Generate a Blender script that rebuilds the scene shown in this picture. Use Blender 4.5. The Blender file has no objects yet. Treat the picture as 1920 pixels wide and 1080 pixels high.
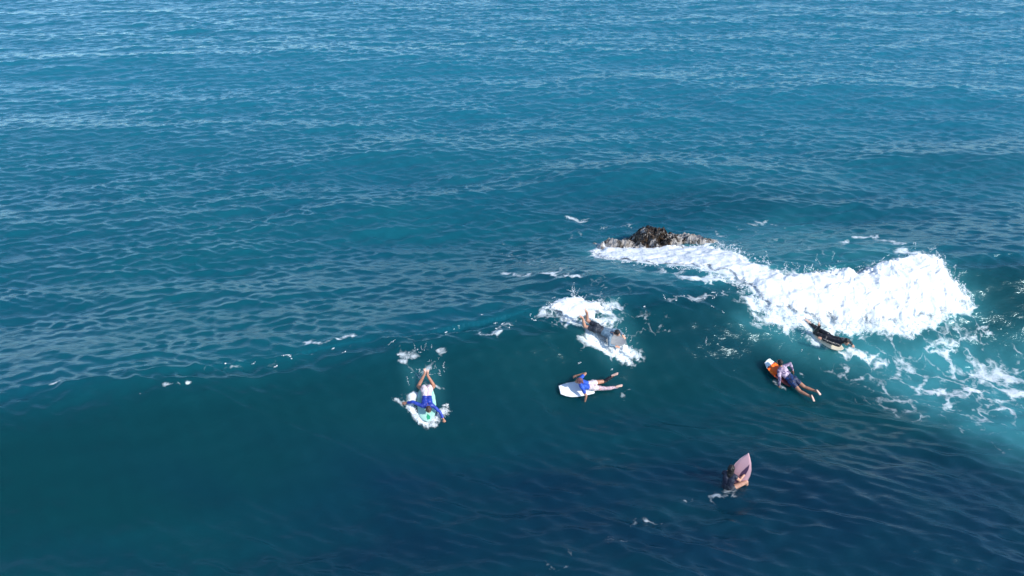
import bpy, bmesh, math, random
import numpy as np
from mathutils import Vector, Matrix, Euler, noise as mnoise
random.seed(7); np.random.seed(7)
R = math.radians
S = bpy.context.scene
# ---------------------------------------------------------------- camera
H = 16.4; PITCH = R(31); F = 1500.0
cam = bpy.data.objects.new('camera', bpy.data.cameras.new('camera')); S.collection.objects.link(cam)
cam.location = (0, 0, H); cam.rotation_euler = (math.pi/2 - PITCH, 0, 0)
cam.data.sensor_width = 36; cam.data.lens = F/1920*36; cam.data.clip_end = 8000; cam.data.clip_start = .1
S.camera = cam
# ---------------------------------------------------------------- light
SUNDIR = Vector((0.70, -0.46, 0.60)).normalized()
el = math.asin(SUNDIR.z); az = math.atan2(SUNDIR.x, SUNDIR.y)
w = bpy.data.worlds.new('World'); S.world = w; w.use_nodes = True
nt = w.node_tree; sky = nt.nodes.new('ShaderNodeTexSky'); sky.sky_type = 'NISHITA'; sky.sun_disc = False
sky.sun_elevation = el; sky.sun_rotation = az; sky.air_density = .8; sky.dust_density = .1; sky.ozone_density = 1.6
nt.links.new(sky.outputs[0], nt.nodes['Background'].inputs[0]); nt.nodes['Background'].inputs[1].default_value = .15
sl = bpy.data.lights.new('sun', 'SUN'); sl.energy = 2.9; sl.angle = R(.5); sl.color = (1, .95, .87)
so = bpy.data.objects.new('sun', sl); S.collection.objects.link(so); so.rotation_euler = SUNDIR.to_track_quat('Z', 'Y').to_euler()
S.view_settings.view_transform = 'Standard'; S.view_settings.look = 'None'; S.view_settings.exposure = 0.62; S.view_settings.gamma = 1

# ---------------------------------------------------------------- helpers
def link(o): S.collection.objects.link(o); return o
def tag(o, label=None, cat=None, group=None, kind=None):
    if label: o['label'] = label
    if cat: o['category'] = cat
    if group: o['group'] = group
    if kind: o['kind'] = kind
    return o
def mesh_obj(name, verts, faces, mat, parent=None, smooth=True):
    me = bpy.data.meshes.new(name); me.from_pydata([tuple(v) for v in verts], [], faces); me.update()
    if smooth: me.shade_smooth()
    if mat: me.materials.append(mat)
    o = link(bpy.data.objects.new(name, me)); o.parent = parent
    return o

def _perm(seed): return np.random.RandomState(seed).permutation(256)
def gnoise(x, y, seed=0):
    p = _perm(seed); ang = np.random.RandomState(seed+99).rand(256)*2*np.pi
    gx, gy = np.cos(ang), np.sin(ang)
    xi = np.floor(x).astype(int); yi = np.floor(y).astype(int); fx = x-xi; fy = y-yi
    def g(ix, iy, dx, dy):
        h = p[(p[ix & 255]+iy) & 255]; return gx[h]*dx+gy[h]*dy
    u = fx*fx*fx*(fx*(fx*6-15)+10); v = fy*fy*fy*(fy*(fy*6-15)+10)
    a = g(xi, yi, fx, fy); b = g(xi+1, yi, fx-1, fy); c = g(xi, yi+1, fx, fy-1); d = g(xi+1, yi+1, fx-1, fy-1)
    return (a+(b-a)*u)*(1-v)+(c+(d-c)*u)*v     # about +-0.7
def fbm(x, y, oct=4, seed=0, gain=.5):
    s = 0; a = 1
    for i in range(oct): s = s+a*gnoise(x*2**i, y*2**i, seed+i); a *= gain
    return s
def billow(x, y, oct=4, seed=0, gain=.55):
    s = 0; a = 1
    for i in range(oct): s = s+a*(1-np.abs(gnoise(x*2**i+i*7.3, y*2**i, seed+i))*2.2)**2; a *= gain
    return s
def sst(a, b, x):
    t = np.clip((x-a)/(b-a), 0, 1); return t*t*(3-2*t)

# ---------------------------------------------------------------- pixel of the photograph -> place in the sea
def ray(px, py):
    d = Vector(((px-960)/F, -(py-540)/F, -1)); return (Matrix.Rotation(math.pi/2-PITCH, 3, 'X') @ d)
def px_z(px, py, z=0):
    d = ray(px, py); t = (z-H)/d.z; return np.array((d.x*t, d.y*t))
# main wave: crest line with its height
CR = [(-500, 815, .9), (-200, 770, 1.1), (0, 733, 1.3), (250, 700, 1.4), (500, 665, 1.45), (700, 632, 1.5), (900, 597, 1.55), (1050, 566, 1.6), (1200, 545, 1.6),
      (1400, 516, 1.65), (1600, 497, 1.8), (1740, 484, 1.9), (1920, 472, 1.9), (2300, 455, 1.6), (2900, 440, .8)]
cw = np.array([list(px_z(a, b, c))+[c] for a, b, c in CR])
cxs, cys, cas = cw[:, 0], cw[:, 1], cw[:, 2]
WF = [(-30, 2.6), (-15, 3.0), (-6, 2.9), (0, 2.7), (6, 2.5), (11, 2.2), (16, 2.35), (30, 2.6)]
SW = []   # distant swells: (centre x, centre y, half length, half width, height, tilt)
def swell(px, py, L, W, A, tilt): c = px_z(px, py); SW.append((c[0], c[1], L, W, A, tilt))
swell(1330, 352, 8, 2.2, .5, -.04); swell(1800, 300, 9, 2.2, .45, .02); swell(1500, 395, 9, 1.6, .3, -.02); swell(1180, 338, 7, 2.0, .3, .05)
swell(300, 430, 14, 2.2, .26, .06); swell(900, 300, 14, 2.6, .28, .04); swell(150, 250, 18, 2.8, .3, .03); swell(1500, 170, 20, 3.2, .35, 0); swell(500, 110, 22, 3.4, .35, .03)
swell(250, 560, 11, 1.8, .22, .08)
swell(1500, 872, 6, 1.1, .2, -.35); swell(700, 900, 7, 1.1, .16, -.4); swell(1650, 1000, 6, 1.2, .2, -.3)
def H0(x, y):
    x = np.asarray(x, float); y = np.asarray(y, float)
    yc = np.interp(x, cxs, cys); A = np.interp(x, cxs, cas); wf = np.interp(x, [a for a, b in WF], [b for a, b in WF])
    A = A*np.exp(-(np.maximum(np.abs(x)-35, 0)/25)**2)
    s = y-yc+.25*gnoise(x*.35, x*0+3.3, 5)
    r = 0.42
    q = np.sqrt(s*s+r*r)-r
    f = np.where(s < 0, np.exp(-(q/wf)**2), np.exp(-(q/4.2)**1.6))
    h = A*f-.22*A*np.exp(-((s+2.25*wf)/(1.3*wf))**2)
    for (cx, cy, L, W, a, t) in SW:
        dx = x-cx; dy = y-cy-t*dx-.3*np.sin(dx*.5+cx)
        h = h+a*np.exp(-(dx/L)**2-(dy/W)**2)
    return h
def hit(px, py, dz=0):
    d = ray(px, py); t = 8.0
    while t < 400:
        p = Vector((0, 0, H))+d*t
        if p.z < float(H0(p.x, p.y))+dz: break
        t += .05
    lo, hi = t-.05, t
    for _ in range(12):
        m = (lo+hi)/2; p = Vector((0, 0, H))+d*m
        if p.z < float(H0(p.x, p.y))+dz: hi = m
        else: lo = m
    return np.array((p.x, p.y))
def normal_at(x, y, e=.35):
    return Vector((float(H0(x-e, y)-H0(x+e, y))/(2*e), float(H0(x, y-e)-H0(x, y+e))/(2*e), 1)).normalized()

# ---------------------------------------------------------------- materials
def mat(name, col, rough=.6, **kw):
    m = bpy.data.materials.new(name); m.use_nodes = True; b = m.node_tree.nodes['Principled BSDF']
    b.inputs['Base Color'].default_value = (*col, 1); b.inputs['Roughness'].default_value = rough
    for k, v in kw.items(): b.inputs[k].default_value = v
    return m
class NT:
    def __init__(s, m): s.t = m.node_tree; s.b = s.t.nodes['Principled BSDF']
    def n(s, typ, **kw):
        n = s.t.nodes.new('ShaderNode'+typ)
        for k, v in kw.items():
            if k.startswith('_'): n.inputs[k[1:].replace('_', ' ')].default_value = v
            else: setattr(n, k, v)
        return n
    def l(s, a, b): s.t.links.new(a, b)
    def math(s, op, a, b=None, c=None, clamp=False):
        n = s.n('Math', operation=op, use_clamp=clamp)
        for i, v in enumerate((a, b, c)):
            if v is None: continue
            if isinstance(v, (int, float)): n.inputs[i].default_value = v
            else: s.l(v, n.inputs[i])
        return n.outputs[0]
    def mix(s, f, a, b):
        n = s.n('Mix', data_type='RGBA')
        for i, v in ((0, f), (6, a), (7, b)):
            if isinstance(v, (int, float)): n.inputs[i].default_value = v
            elif isinstance(v, tuple): n.inputs[i].default_value = (*v, 1)
            else: s.l(v, n.inputs[i])
        return n.outputs[2]
    def mr(s, v, a, b, c=0, d=1, smooth=True):
        n = s.n('MapRange', interpolation_type='SMOOTHSTEP' if smooth else 'LINEAR')
        for i, q in enumerate((v, a, b, c, d)):
            if isinstance(q, (int, float)): n.inputs[i].default_value = q
            else: s.l(q, n.inputs[i])
        return n.outputs[0]
    def noise(s, vec, scale, detail=4, rough=.55, dist=0):
        n = s.n('TexNoise', _Scale=scale, _Detail=detail, _Roughness=rough, _Distortion=dist); s.l(vec, n.inputs['Vector']); return n

def water_material():
    m = mat('sea_water', (0, .05, .08), .07, IOR=1.333)
    g = NT(m); geo = g.n('NewGeometry'); pos = geo.outputs['Position']
    A = {k: g.n('Attribute', attribute_name=k).outputs['Fac'] for k in ('foam', 'aerate', 'dark_water', 'calm')}
    # slight body colour change from patch to patch of the seabed, with sky sheen and dimmer wave face painted in
    n1 = g.noise(pos, .12, 3); n2 = g.noise(pos, .6, 4)
    open_sea = g.mix(g.mr(n1.outputs[0], .38, .64), (.003, .080, .118), (.0035, .092, .122))
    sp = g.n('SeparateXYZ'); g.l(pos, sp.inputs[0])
    open_sea = g.mix(g.mr(sp.outputs[1], 23, 60), open_sea, (.012, .152, .222))  # brighter blue offshore puts the sky's sheen into the body colour
    teal = (.0014, .040, .049)
    base = g.mix(A['calm'], open_sea, teal)  # wave face mirrors less sky; its dimmer teal is painted into the colour
    base = g.mix(A['dark_water'], base, (.0018, .026, .051))  # dark seabed patches, painted dim swell fronts and the navy near water
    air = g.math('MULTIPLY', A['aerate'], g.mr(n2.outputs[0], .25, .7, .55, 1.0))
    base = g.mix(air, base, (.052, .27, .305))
    # foam: torn lace of bubbles
    warp = g.noise(pos, .9, 3); wv = g.n('VectorMath', operation='MULTIPLY_ADD'); g.l(warp.outputs['Color'], wv.inputs[0]); wv.inputs[1].default_value = (1.1, 1.1, 1.1); g.l(pos, wv.inputs[2])
    warp2 = g.noise(pos, 4.5, 3); wv2 = g.n('VectorMath', operation='MULTIPLY_ADD'); g.l(warp2.outputs['Color'], wv2.inputs[0]); wv2.inputs[1].default_value = (.22, .22, .22); g.l(wv.outputs[0], wv2.inputs[2])
    st = g.n('VectorMath', operation='MULTIPLY'); g.l(wv2.outputs[0], st.inputs[0]); st.inputs[1].default_value = (1, 1.25, 0)
    def web(scale, w):
        v = g.n('TexVoronoi', feature='DISTANCE_TO_EDGE', _Scale=scale); g.l(st.outputs[0], v.inputs['Vector'])
        return g.mr(v.outputs[0], 0, w, 1, 0)
    w1 = web(1.15, .17); w2 = web(3.4, .20)
    big = g.noise(pos, 1.3, 5, .6, .4).outputs[0]; fine = g.noise(pos, 9, 5, .65).outputs[0]
    webs = g.math('ADD', g.math('MULTIPLY', w1, .62), g.math('MULTIPLY', w2, .30))
    pat = g.math('ADD', g.math('MULTIPLY', webs, .55), g.math('MULTIPLY', g.mr(big, .3, .7), .38))
    pat = g.math('ADD', pat, g.math('MULTIPLY', g.math('SUBTRACT', fine, .5), .45))
    thr = g.math('SUBTRACT', 1.02, g.math('MULTIPLY', A['foam'], 1.12))
    foam = g.mr(g.math('SUBTRACT', pat, thr), -.08, .42)
    foam = g.math('MULTIPLY', foam, g.mr(A['foam'], .02, .12), clamp=True); foam = g.math('MULTIPLY', foam, g.mr(A['foam'], .25, .9, .5, 1.0))
    # ripples too small for the mesh, lying in streaks
    mp = g.n('Mapping'); g.l(pos, mp.inputs[0]); mp.inputs['Rotation'].default_value = (0, 0, R(6)); mp.inputs['Scale'].default_value = (.5, 1, 1)
    mp2 = g.n('Mapping'); g.l(pos, mp2.inputs[0]); mp2.inputs['Rotation'].default_value = (0, 0, R(28)); mp2.inputs['Scale'].default_value = (.4, 1, 1)
    r1 = g.noise(mp.outputs[0], 5.5, 5, .6, .3).outputs[0]; r2 = g.noise(mp2.outputs[0], 13, 4, .6, .2).outputs[0]
    patch = g.mr(g.noise(pos, .35, 3).outputs[0], .35, .65, .45, 1.0)
    rip = g.math('ADD', g.math('MULTIPLY', r1, .6), g.math('MULTIPLY', r2, .28))
    amt = g.math('MULTIPLY', patch, g.mr(A['calm'], 0, 1, 1, .8))
    hgt = g.math('MULTIPLY', rip, amt)
    hgt = g.math('ADD', hgt, g.math('MULTIPLY', foam, g.math('MULTIPLY', fine, .5)))
    bp = g.n('Bump', _Strength=1.0, _Distance=.056); g.l(hgt, bp.inputs['Height'])
    # light scattered back from inside the water does not follow the small slopes of its surface; the mirror on top does
    body = g.n('SubsurfaceScattering', falloff='BURLEY', _Scale=.6); body.inputs['Radius'].default_value = (1, 1, 1); g.l(base, body.inputs['Color']); up = g.n('CombineXYZ', _Z=1.0); g.l(up.outputs[0], body.inputs['Normal'])
    gl = g.n('BsdfGlossy'); gl.inputs['Roughness'].default_value = .15; gl.inputs['Color'].default_value = (.72, .93, 1, 1); g.l(bp.outputs[0], gl.inputs['Normal'])
    fr = g.n('Fresnel', _IOR=1.43); g.l(bp.outputs[0], fr.inputs['Normal'])
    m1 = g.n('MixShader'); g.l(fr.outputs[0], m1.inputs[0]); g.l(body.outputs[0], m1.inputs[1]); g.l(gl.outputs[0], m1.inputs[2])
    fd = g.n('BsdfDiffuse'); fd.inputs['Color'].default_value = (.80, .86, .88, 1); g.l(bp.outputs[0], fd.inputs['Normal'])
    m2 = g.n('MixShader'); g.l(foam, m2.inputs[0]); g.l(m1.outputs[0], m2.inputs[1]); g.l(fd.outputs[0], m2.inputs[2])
    g.t.nodes.remove(g.b); out = [q for q in g.t.nodes if q.type == 'OUTPUT_MATERIAL'][0]; g.l(m2.outputs[0], out.inputs['Surface'])
    return m
M_water = water_material()
def foam_material():
    m = mat('whitewater', (.89, .92, .93), .7); g = NT(m); geo = g.n('NewGeometry'); pos = geo.outputs['Position']
    n = g.noise(pos, 7, 6, .7); n2 = g.noise(pos, 28, 4, .7)
    thin = g.n('Attribute', attribute_name='thin').outputs['Fac']
    # near its edges the foam is torn and the water shows between the bubbles
    n3 = g.noise(pos, 3.2, 6, .68, .5)
    tear = g.math('SUBTRACT', g.math('ADD', g.math('MULTIPLY', n3.outputs[0], .75), g.math('MULTIPLY', n.outputs[0], .35)), g.math('MULTIPLY', thin, .52))
    g.l(g.mr(tear, .03, .24), g.b.inputs['Alpha'])
    g.b.inputs['Specular IOR Level'].default_value = .2
    h = g.math('ADD', n.outputs[0], g.math('MULTIPLY', n2.outputs[0], .4))
    bp = g.n('Bump', _Strength=.45, _Distance=.05); g.l(h, bp.inputs['Height']); g.l(bp.outputs[0], g.b.inputs['Normal'])
    return m
M_foam = foam_material()
M_drop = mat('spray_drops', (.92, .94, .95), .4)

# ---------------------------------------------------------------- strokes and areas, converted to places on the sea
def P(pts): return [hit(a, b) for a, b in pts]
def seg_dist(X, Y, pts):
    d = np.full(np.broadcast(X, Y).shape, 1e9)
    if len(pts) == 1: return np.hypot(X-pts[0][0], Y-pts[0][1])
    for (a, b) in zip(pts[:-1], pts[1:]):
        ab = b-a; L = max(ab@ab, 1e-9); t = np.clip(((X-a[0])*ab[0]+(Y-a[1])*ab[1])/L, 0, 1)
        d = np.minimum(d, np.hypot(X-a[0]-t*ab[0], Y-a[1]-t*ab[1]))
    return d
def poly_sd(X, Y, pts):           # positive inside
    d = seg_dist(X, Y, pts+[pts[0]]); ins = np.zeros(d.shape, bool); X = X+0*Y; Y = Y+0*X
    n = len(pts)
    for i in range(n):
        a = pts[i]; b = pts[(i+1) % n]
        c = (a[1] > Y) != (b[1] > Y)
        with np.errstate(divide='ignore', invalid='ignore'):
            xi = (b[0]-a[0])*(Y-a[1])/(b[1]-a[1])+a[0]
        ins ^= c & (X < xi)
    return np.where(ins, d, -d)
FOAM = [ # polyline, half width m, strength
 ([(572, 640), (600, 642), (655, 630)], .13, .95), ([(68, 728), (104, 720)], .13, .85), ([(312, 724), (356, 719)], .12, .8), ([(255, 743), (268, 738)], .07, .8),
 ([(906, 623), (934, 616)], .16, .85), ([(940, 605), (1010, 580), (1040, 572)], .16, .55), ([(380, 688), (520, 672), (700, 640), (900, 612)], .14, .38), ([(1060, 566), (1130, 575), (1165, 578)], .2, .7),
 ([(1260, 560), (1330, 548), (1385, 540)], .25, .55), ([(450, 690), (640, 660), (780, 655)], .35, .26),
 ([(748, 661), (778, 657)], 0.16, .66), ([(802, 659), (834, 655)], 0.19, .66), ([(752, 677), (774, 672)], 0.18, .66), ([(760, 700), (788, 710)], 0.19, .66), ([(798, 694), (812, 687), (840, 690)], 0.22, .66), ([(740, 745), (756, 755)], .1, .6), ([(812, 715), (822, 728)], .14, .7),
 ([(775, 700), (800, 715), (815, 730)], .5, .36), ([(755, 690), (765, 755)], .3, .3),
 ([(772, 740), (774, 765), (786, 786), (802, 794), (820, 788), (832, 775)], .17, 1.0), ([(838, 760), (836, 780)], .1, .8), ([(766, 740), (778, 736)], .12, .9),
 ([(1100, 575), (1180, 600), (1240, 610)], .5, .42),
 ([(1030, 580), (1100, 582), (1150, 577)], .42, .8), ([(1050, 592), (1100, 600), (1140, 606)], .35, .8), ([(1105, 628), (1140, 650), (1175, 668)], .30, 1.0), ([(1150, 628), (1170, 650), (1195, 662)], .22, .9), ([(1090, 605), (1120, 625)], .3, .8),
 ([(955, 495), (1000, 485)], .2, .62), ([(950, 518), (985, 520)], .22, .75), ([(1010, 518), (1085, 523)], .35, .72), ([(960, 470), (1040, 500), (1120, 545)], 1.2, .36), ([(1060, 410), (1085, 415), (1105, 412)], .14, .8), ([(1130, 430), (1180, 425)], .2, .5), ([(1000, 450), (1090, 440)], .8, .3),
 ([(1290, 520), (1350, 518), (1420, 528)], .32, .85), ([(1180, 508), (1280, 512), (1380, 516)], .28, .6), ([(1130, 500), (1200, 508)], .3, .45),
 ([(1390, 428), (1440, 415), (1470, 425)], .25, .62), ([(1330, 430), (1370, 445), (1390, 460)], .25, .66), ([(1490, 450), (1500, 455)], .2, .6), ([(1568, 457), (1600, 448), (1628, 447)], .18, .78), ([(1640, 446), (1680, 455), (1710, 475)], .3, .6), ([(1440, 440), (1500, 470), (1560, 500)], 1.2, .32), ([(1690, 470), (1745, 478)], .3, .75), ([(1340, 450), (1400, 480)], .4, .5),
 ([(1420, 592), (1450, 600), (1480, 612)], .3, .78), ([(1390, 545), (1440, 585), (1520, 612)], .35, .75), ([(1440, 540), (1480, 600), (1560, 625)], .5, .8), ([(1500, 620), (1530, 640), (1560, 660), (1590, 668)], .22, .85), ([(1590, 655), (1620, 670), (1660, 680)], .28, .9), ([(1520, 600), (1540, 640)], .4, .75),
 ([(1640, 620), (1660, 640), (1680, 665)], .4, .66), ([(1650, 695), (1720, 710), (1800, 700)], .6, .62), ([(1700, 640), (1760, 650), (1830, 630)], .5, .7), ([(1770, 650), (1790, 690), (1850, 700)], .28, .95), ([(1810, 660), (1840, 690), (1860, 705)], .25, .95), ([(1740, 740), (1830, 735), (1930, 738)], .3, .92), ([(1760, 760), (1850, 770), (1940, 780)], .5, .66), ([(1840, 780), (1835, 790), (1870, 775)], .2, .8), ([(1740, 600), (1800, 625), (1850, 620)], .4, .66), ([(1870, 640), (1930, 670)], .3, .5), ([(1880, 700), (1950, 730)], .5, .8),
 ([(1620, 740), (1720, 780), (1790, 800)], .6, .42), ([(1560, 680), (1640, 720), (1700, 760)], .5, .5), ([(1850, 830), (1930, 850)], .6, .35),
 ([(1190, 978), (1215, 972)], .10, .62), ([(1175, 985), (1230, 978)], .3, .42), ([(1010, 1075), (1060, 1058)], .2, .56), ([(1040, 1050), (1100, 1030), (1160, 1010)], .35, .3), ([(1285, 936), (1300, 930)], .12, .5),
 ([(1338, 918), (1350, 932), (1375, 928)], .12, .62), ([(1340, 925), (1375, 918)], .2, .5), ([(1150, 705), (1172, 722), (1160, 735)], .16, .48), ([(1455, 715), (1468, 728)], .12, .55), ([(1498, 700), (1502, 704)], .1, .8), ([(1060, 640), (1130, 655)], .5, .3),
]
WW = [(1104, 468), (1128, 483), (1168, 489), (1232, 497), (1300, 500), (1368, 513), (1405, 532), (1432, 566), (1480, 597), (1530, 606), (1590, 618), (1650, 612), (1705, 628), (1722, 610), (1765, 600), (1785, 583), (1822, 572),
      (1800, 545), (1770, 515), (1745, 488), (1705, 490), (1655, 502), (1600, 512), (1530, 516), (1470, 514), (1415, 500), (1385, 482), (1345, 470), (1330, 456), (1290, 461), (1240, 461), (1190, 461), (1140, 460)]
WWp = P(WW)
AER = [ ([(1600, 620), (1740, 610), (1850, 640), (1990, 640), (1990, 860), (1850, 830), (1740, 790), (1640, 720), (1570, 680), (1500, 650), (1400, 600)], .85, 1.2),
        ([(1320, 440), (1480, 410), (1700, 450), (1740, 490), (1600, 512), (1450, 510), (1370, 480)], .34, 1.2),
        ([(1090, 490), (1200, 505), (1340, 515), (1300, 530), (1150, 520)], .4, .6),
        ([(1770, 780), (1990, 790), (1990, 900), (1880, 870)], .5, 1.2),
        ([(1030, 570), (1150, 560), (1200, 660), (1150, 680), (1100, 630)], .38, .5), ([(1430, 570), (1600, 620), (1620, 680), (1540, 680), (1440, 620)], .6, .5),
        ([(760, 690), (825, 690), (830, 760), (765, 760)], .3, .4) ]
AERp = [(P(a), b, c) for a, b, c in AER]
REEF = [((1330, 385), 7.5, 2.0, .62), ((1050, 530), 4, 1.6, .5), ((1500, 380), 7, 2.2, .4), ((980, 480), 4, 1.8, .4), ((1860, 300), 6, 3, .35), ((1250, 560), 3.0, .7, .4), ((1250, 1000), 6, 1.6, .85), ((800, 960), 5, 1.4, .75), ((1150, 860), 5, 1.5, .7), ((1700, 1000), 6, 1.6, .8), ((1080, 800), 6, 1.0, .6),
        ((1500, 960), 5, 1.5, .8), ((1880, 940), 3, 1.0, .8), ((420, 930), 3, .9, .45), ((620, 870), 3, .8, .5), ((100, 1075), 4, .6, .1), ((1500, 820), 4, 1.2, .5), ((1200, 910), 3, .8, .8), ((1340, 640), 2.5, 1.4, .35), ((1700, 850), 4, 1.0, .4), ((300, 1070), 5, .5, .4)]  # dark seabed patches; those on swell fronts paint in their dimmer side
DARK_PATCHp = [(hit(*a), b, c, d) for a, b, c, d in REEF]
# people: place (pixel of hips), heading pixels
CALMS = [((800, 745), .9), ((1130, 625), .9), ((1100, 725), 1.0), ((1478, 710), 1.1), ((1560, 645), .9), ((1370, 905), .7)]
CALMp = [(hit(*a), r) for a, r in CALMS]

# ---------------------------------------------------------------- the sea, one sheet to the horizon
def axis(segs):
    out = []
    for a, b, s0, s1 in segs:
        t = a
        while t < b-1e-6: out.append(t); t += s0+(s1-s0)*(t-a)/(b-a)
    return out
xa = axis([(0, 14, .055, .06), (14, 24, .06, .12), (24, 60, .12, .22), (60, 140, .3, 6), (140, 3000, 10, 400)])
xs = np.array([-v for v in xa[:0:-1]]+xa)
ya = axis([(11.5, 28, .045, .055), (28, 50, .055, .11), (50, 95, .11, .22), (95, 180, .25, 6), (180, 5000, 10, 400)])
yb = axis([(0, 20, .3, 3), (20, 3000, 5, 400)])
ys = np.array([11.5-v for v in yb[:0:-1]]+ya)
nx, ny = len(xs), len(ys)
X = xs[None, :]; Y = ys[:, None]
XX, YY = np.meshgrid(xs, ys)
Z = H0(XX, YY)
# chop: a directional sea of short waves, weaker on the smooth wave face
yc = np.interp(XX, cxs, cys); s = YY-yc; wfx = np.interp(XX, [a for a, b in WF], [b for a, b in WF])
face = np.exp(-((s+1.15*wfx)/(1.05*wfx))**4)*sst(1.0, .1, s)                 # smooth face
face *= sst(-60, -20, XX)*sst(60, 30, XX)
front = sst(-.3, -2.5, s)                                              # everything camera-side of the crest
lumps = fbm(XX*.13, YY*.2, 3, 31)
chopamp = 1-.38*face
chopamp = np.where(s < 0, chopamp*(1-.32*front), chopamp*.52)*(1+.35*lumps)
for (c, r) in CALMp: chopamp = chopamp*(1-.8*np.exp(-(((XX-c[0])**2+(YY-c[1])**2)/r**2)**2))
dxg = np.gradient(xs)[None, :]; dyg = np.gradient(ys)[:, None]
rs = np.random.RandomState(4); DX = np.zeros_like(Z); DY = np.zeros_like(Z); C = np.zeros_like(Z)
NW = 90
near_dir = np.clip(front, 0, 1)
ix0, ix1 = np.searchsorted(xs, -75), np.searchsorted(xs, 75); iy0, iy1 = np.searchsorted(ys, 5), np.searchsorted(ys, 130)
sl_ = (slice(iy0, iy1), slice(ix0, ix1)); XS = XX[sl_]; YS = YY[sl_]; fr = near_dir[sl_]
for i in range(NW):
    lam = .30*(9.0/.30)**((i+.5)/NW); k = 2*np.pi/lam
    spread = .42 if lam < 2 else .26
    th = math.pi/2+.10+rs.randn()*spread
    nearset = (i % 3 == 0)
    if nearset: th = math.pi/2-.48+rs.randn()*.30                     # ripples running across the trough
    kx, ky = k*math.cos(th), k*math.sin(th)
    a = .0115*lam**.86*(.7+.6*rs.rand())
    if lam > 1.2: a *= .72
    if lam > 2.2: a *= .7
    if lam < .9: a *= 1.45
    if nearset: wgt = .75+.5*fr
    else: wgt = 1-.55*fr
    # drop waves the mesh cannot carry
    res = sst(2.0, 3.5, lam/np.maximum(np.abs(math.cos(th))*dxg[:, ix0:ix1], np.abs(math.sin(th))*dyg[iy0:iy1]))
    b_ = i//15
    if i % 15 == 0:
        PH = [.6*gnoise(XS*.21/max(lam, .5)**.5, YS*.21/max(lam, .5)**.5, 60+q) for q in range(2)]
        GR = [.55+.9*np.clip(.5+gnoise(XS/(lam*4)+i*3.1, YS/(lam*2.7), 80+q), 0, 1) for q in range(3)]
    ph = kx*XS+ky*YS+rs.rand()*6.28+PH[i % 2]; grp = GR[i % 3]
    amp = a*wgt*res*grp
    C[sl_] += amp*np.cos(ph); sn = amp*np.sin(ph)
    DX[sl_] -= .5*math.cos(th)*sn; DY[sl_] -= .5*math.sin(th)*sn
wide = sst(75, 55, np.abs(XX))*sst(130, 95, YY)*sst(5, 8, YY)
chopamp = chopamp*wide
gz = np.gradient((C*chopamp)[300:500, 400:700], ys[300:500], xs[400:700]); print('slope rms', gz[0].std(), gz[1].std())
C *= chopamp; DX *= chopamp; DY *= chopamp
# long far waves out to the horizon
# attributes
def boxed(pts, m):
    q = np.array(pts); a = np.searchsorted(xs, q[:, 0].min()-m); b = np.searchsorted(xs, q[:, 0].max()+m); c = np.searchsorted(ys, q[:, 1].min()-m); d = np.searchsorted(ys, q[:, 1].max()+m)
    return (slice(c, d), slice(a, b))
foam = np.zeros_like(Z); aer = np.zeros_like(Z); dark_water = np.zeros_like(Z)
jx = .35*fbm(XX[sl_]*.8, YY[sl_]*.8, 3, 200); jy = .35*fbm(XX[sl_]*.8, YY[sl_]*.8, 3, 210)
WX = XX.copy(); WY = YY.copy(); WX[sl_] += jx*.45; WY[sl_] += jy*.45
for pts, hw, st in FOAM:
    if hw < .3: st = st*.84
    if pts[0][0] > 1590 and pts[0][1] > 590: st = st*.84
    p = P(pts); b = boxed(p, hw*2.6+.4); d = seg_dist(WX[b], WY[b], p)
    foam[b] = np.maximum(foam[b], st*np.exp(-(d/(hw*1.25))**2))
b = boxed(WWp, 3); sdw = poly_sd(WX[b], WY[b], WWp); foam[b] = np.maximum(foam[b], np.where(sdw > 0, 1, .92*np.exp(sdw/.35))); aer[b] = np.maximum(aer[b], .9*np.exp(np.minimum(sdw, 0)/.5))
for p, st, soft in AERp:
    b = boxed(p, 3); aer[b] = np.maximum(aer[b], st*sst(-soft, soft, poly_sd(WX[b]+.5*jx.mean(), WY[b], p)))
b = boxed(AERp[0][0], 2); foam[b] = np.maximum(foam[b], .54*sst(-.6, 1.2, poly_sd(WX[b], WY[b], AERp[0][0]))*sst(-.9, .5, gnoise(XX[b]*.5, YY[b]*.5, 77)+.25))
for c, a, bb, st in DARK_PATCHp:
    dx = (XX-c[0])/a; dy = (YY-c[1]+.25*(XX-c[0])*(1 if c[1] < 19 else 0))/bb
    dark_water = np.maximum(dark_water, st*np.exp(-(dx*dx+dy*dy)))
near = sst(20.0, 16.6, YY+.05*(6-XX)*(XX < 6))*sst(-9.5, -3, XX)*.84  # near water set to a darker navy
dark_water = np.maximum(dark_water*.62, near); dark_water = dark_water+.25*dark_water*(dark_water < near+.01)*0
dark_water = np.clip(dark_water*(1+.5*fbm(XX*.30, YY*.5, 3, 12)), 0, 1)
calm = np.clip(np.maximum(face, .82*front*sst(30, 20, np.abs(XX))), 0, 1)
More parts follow.
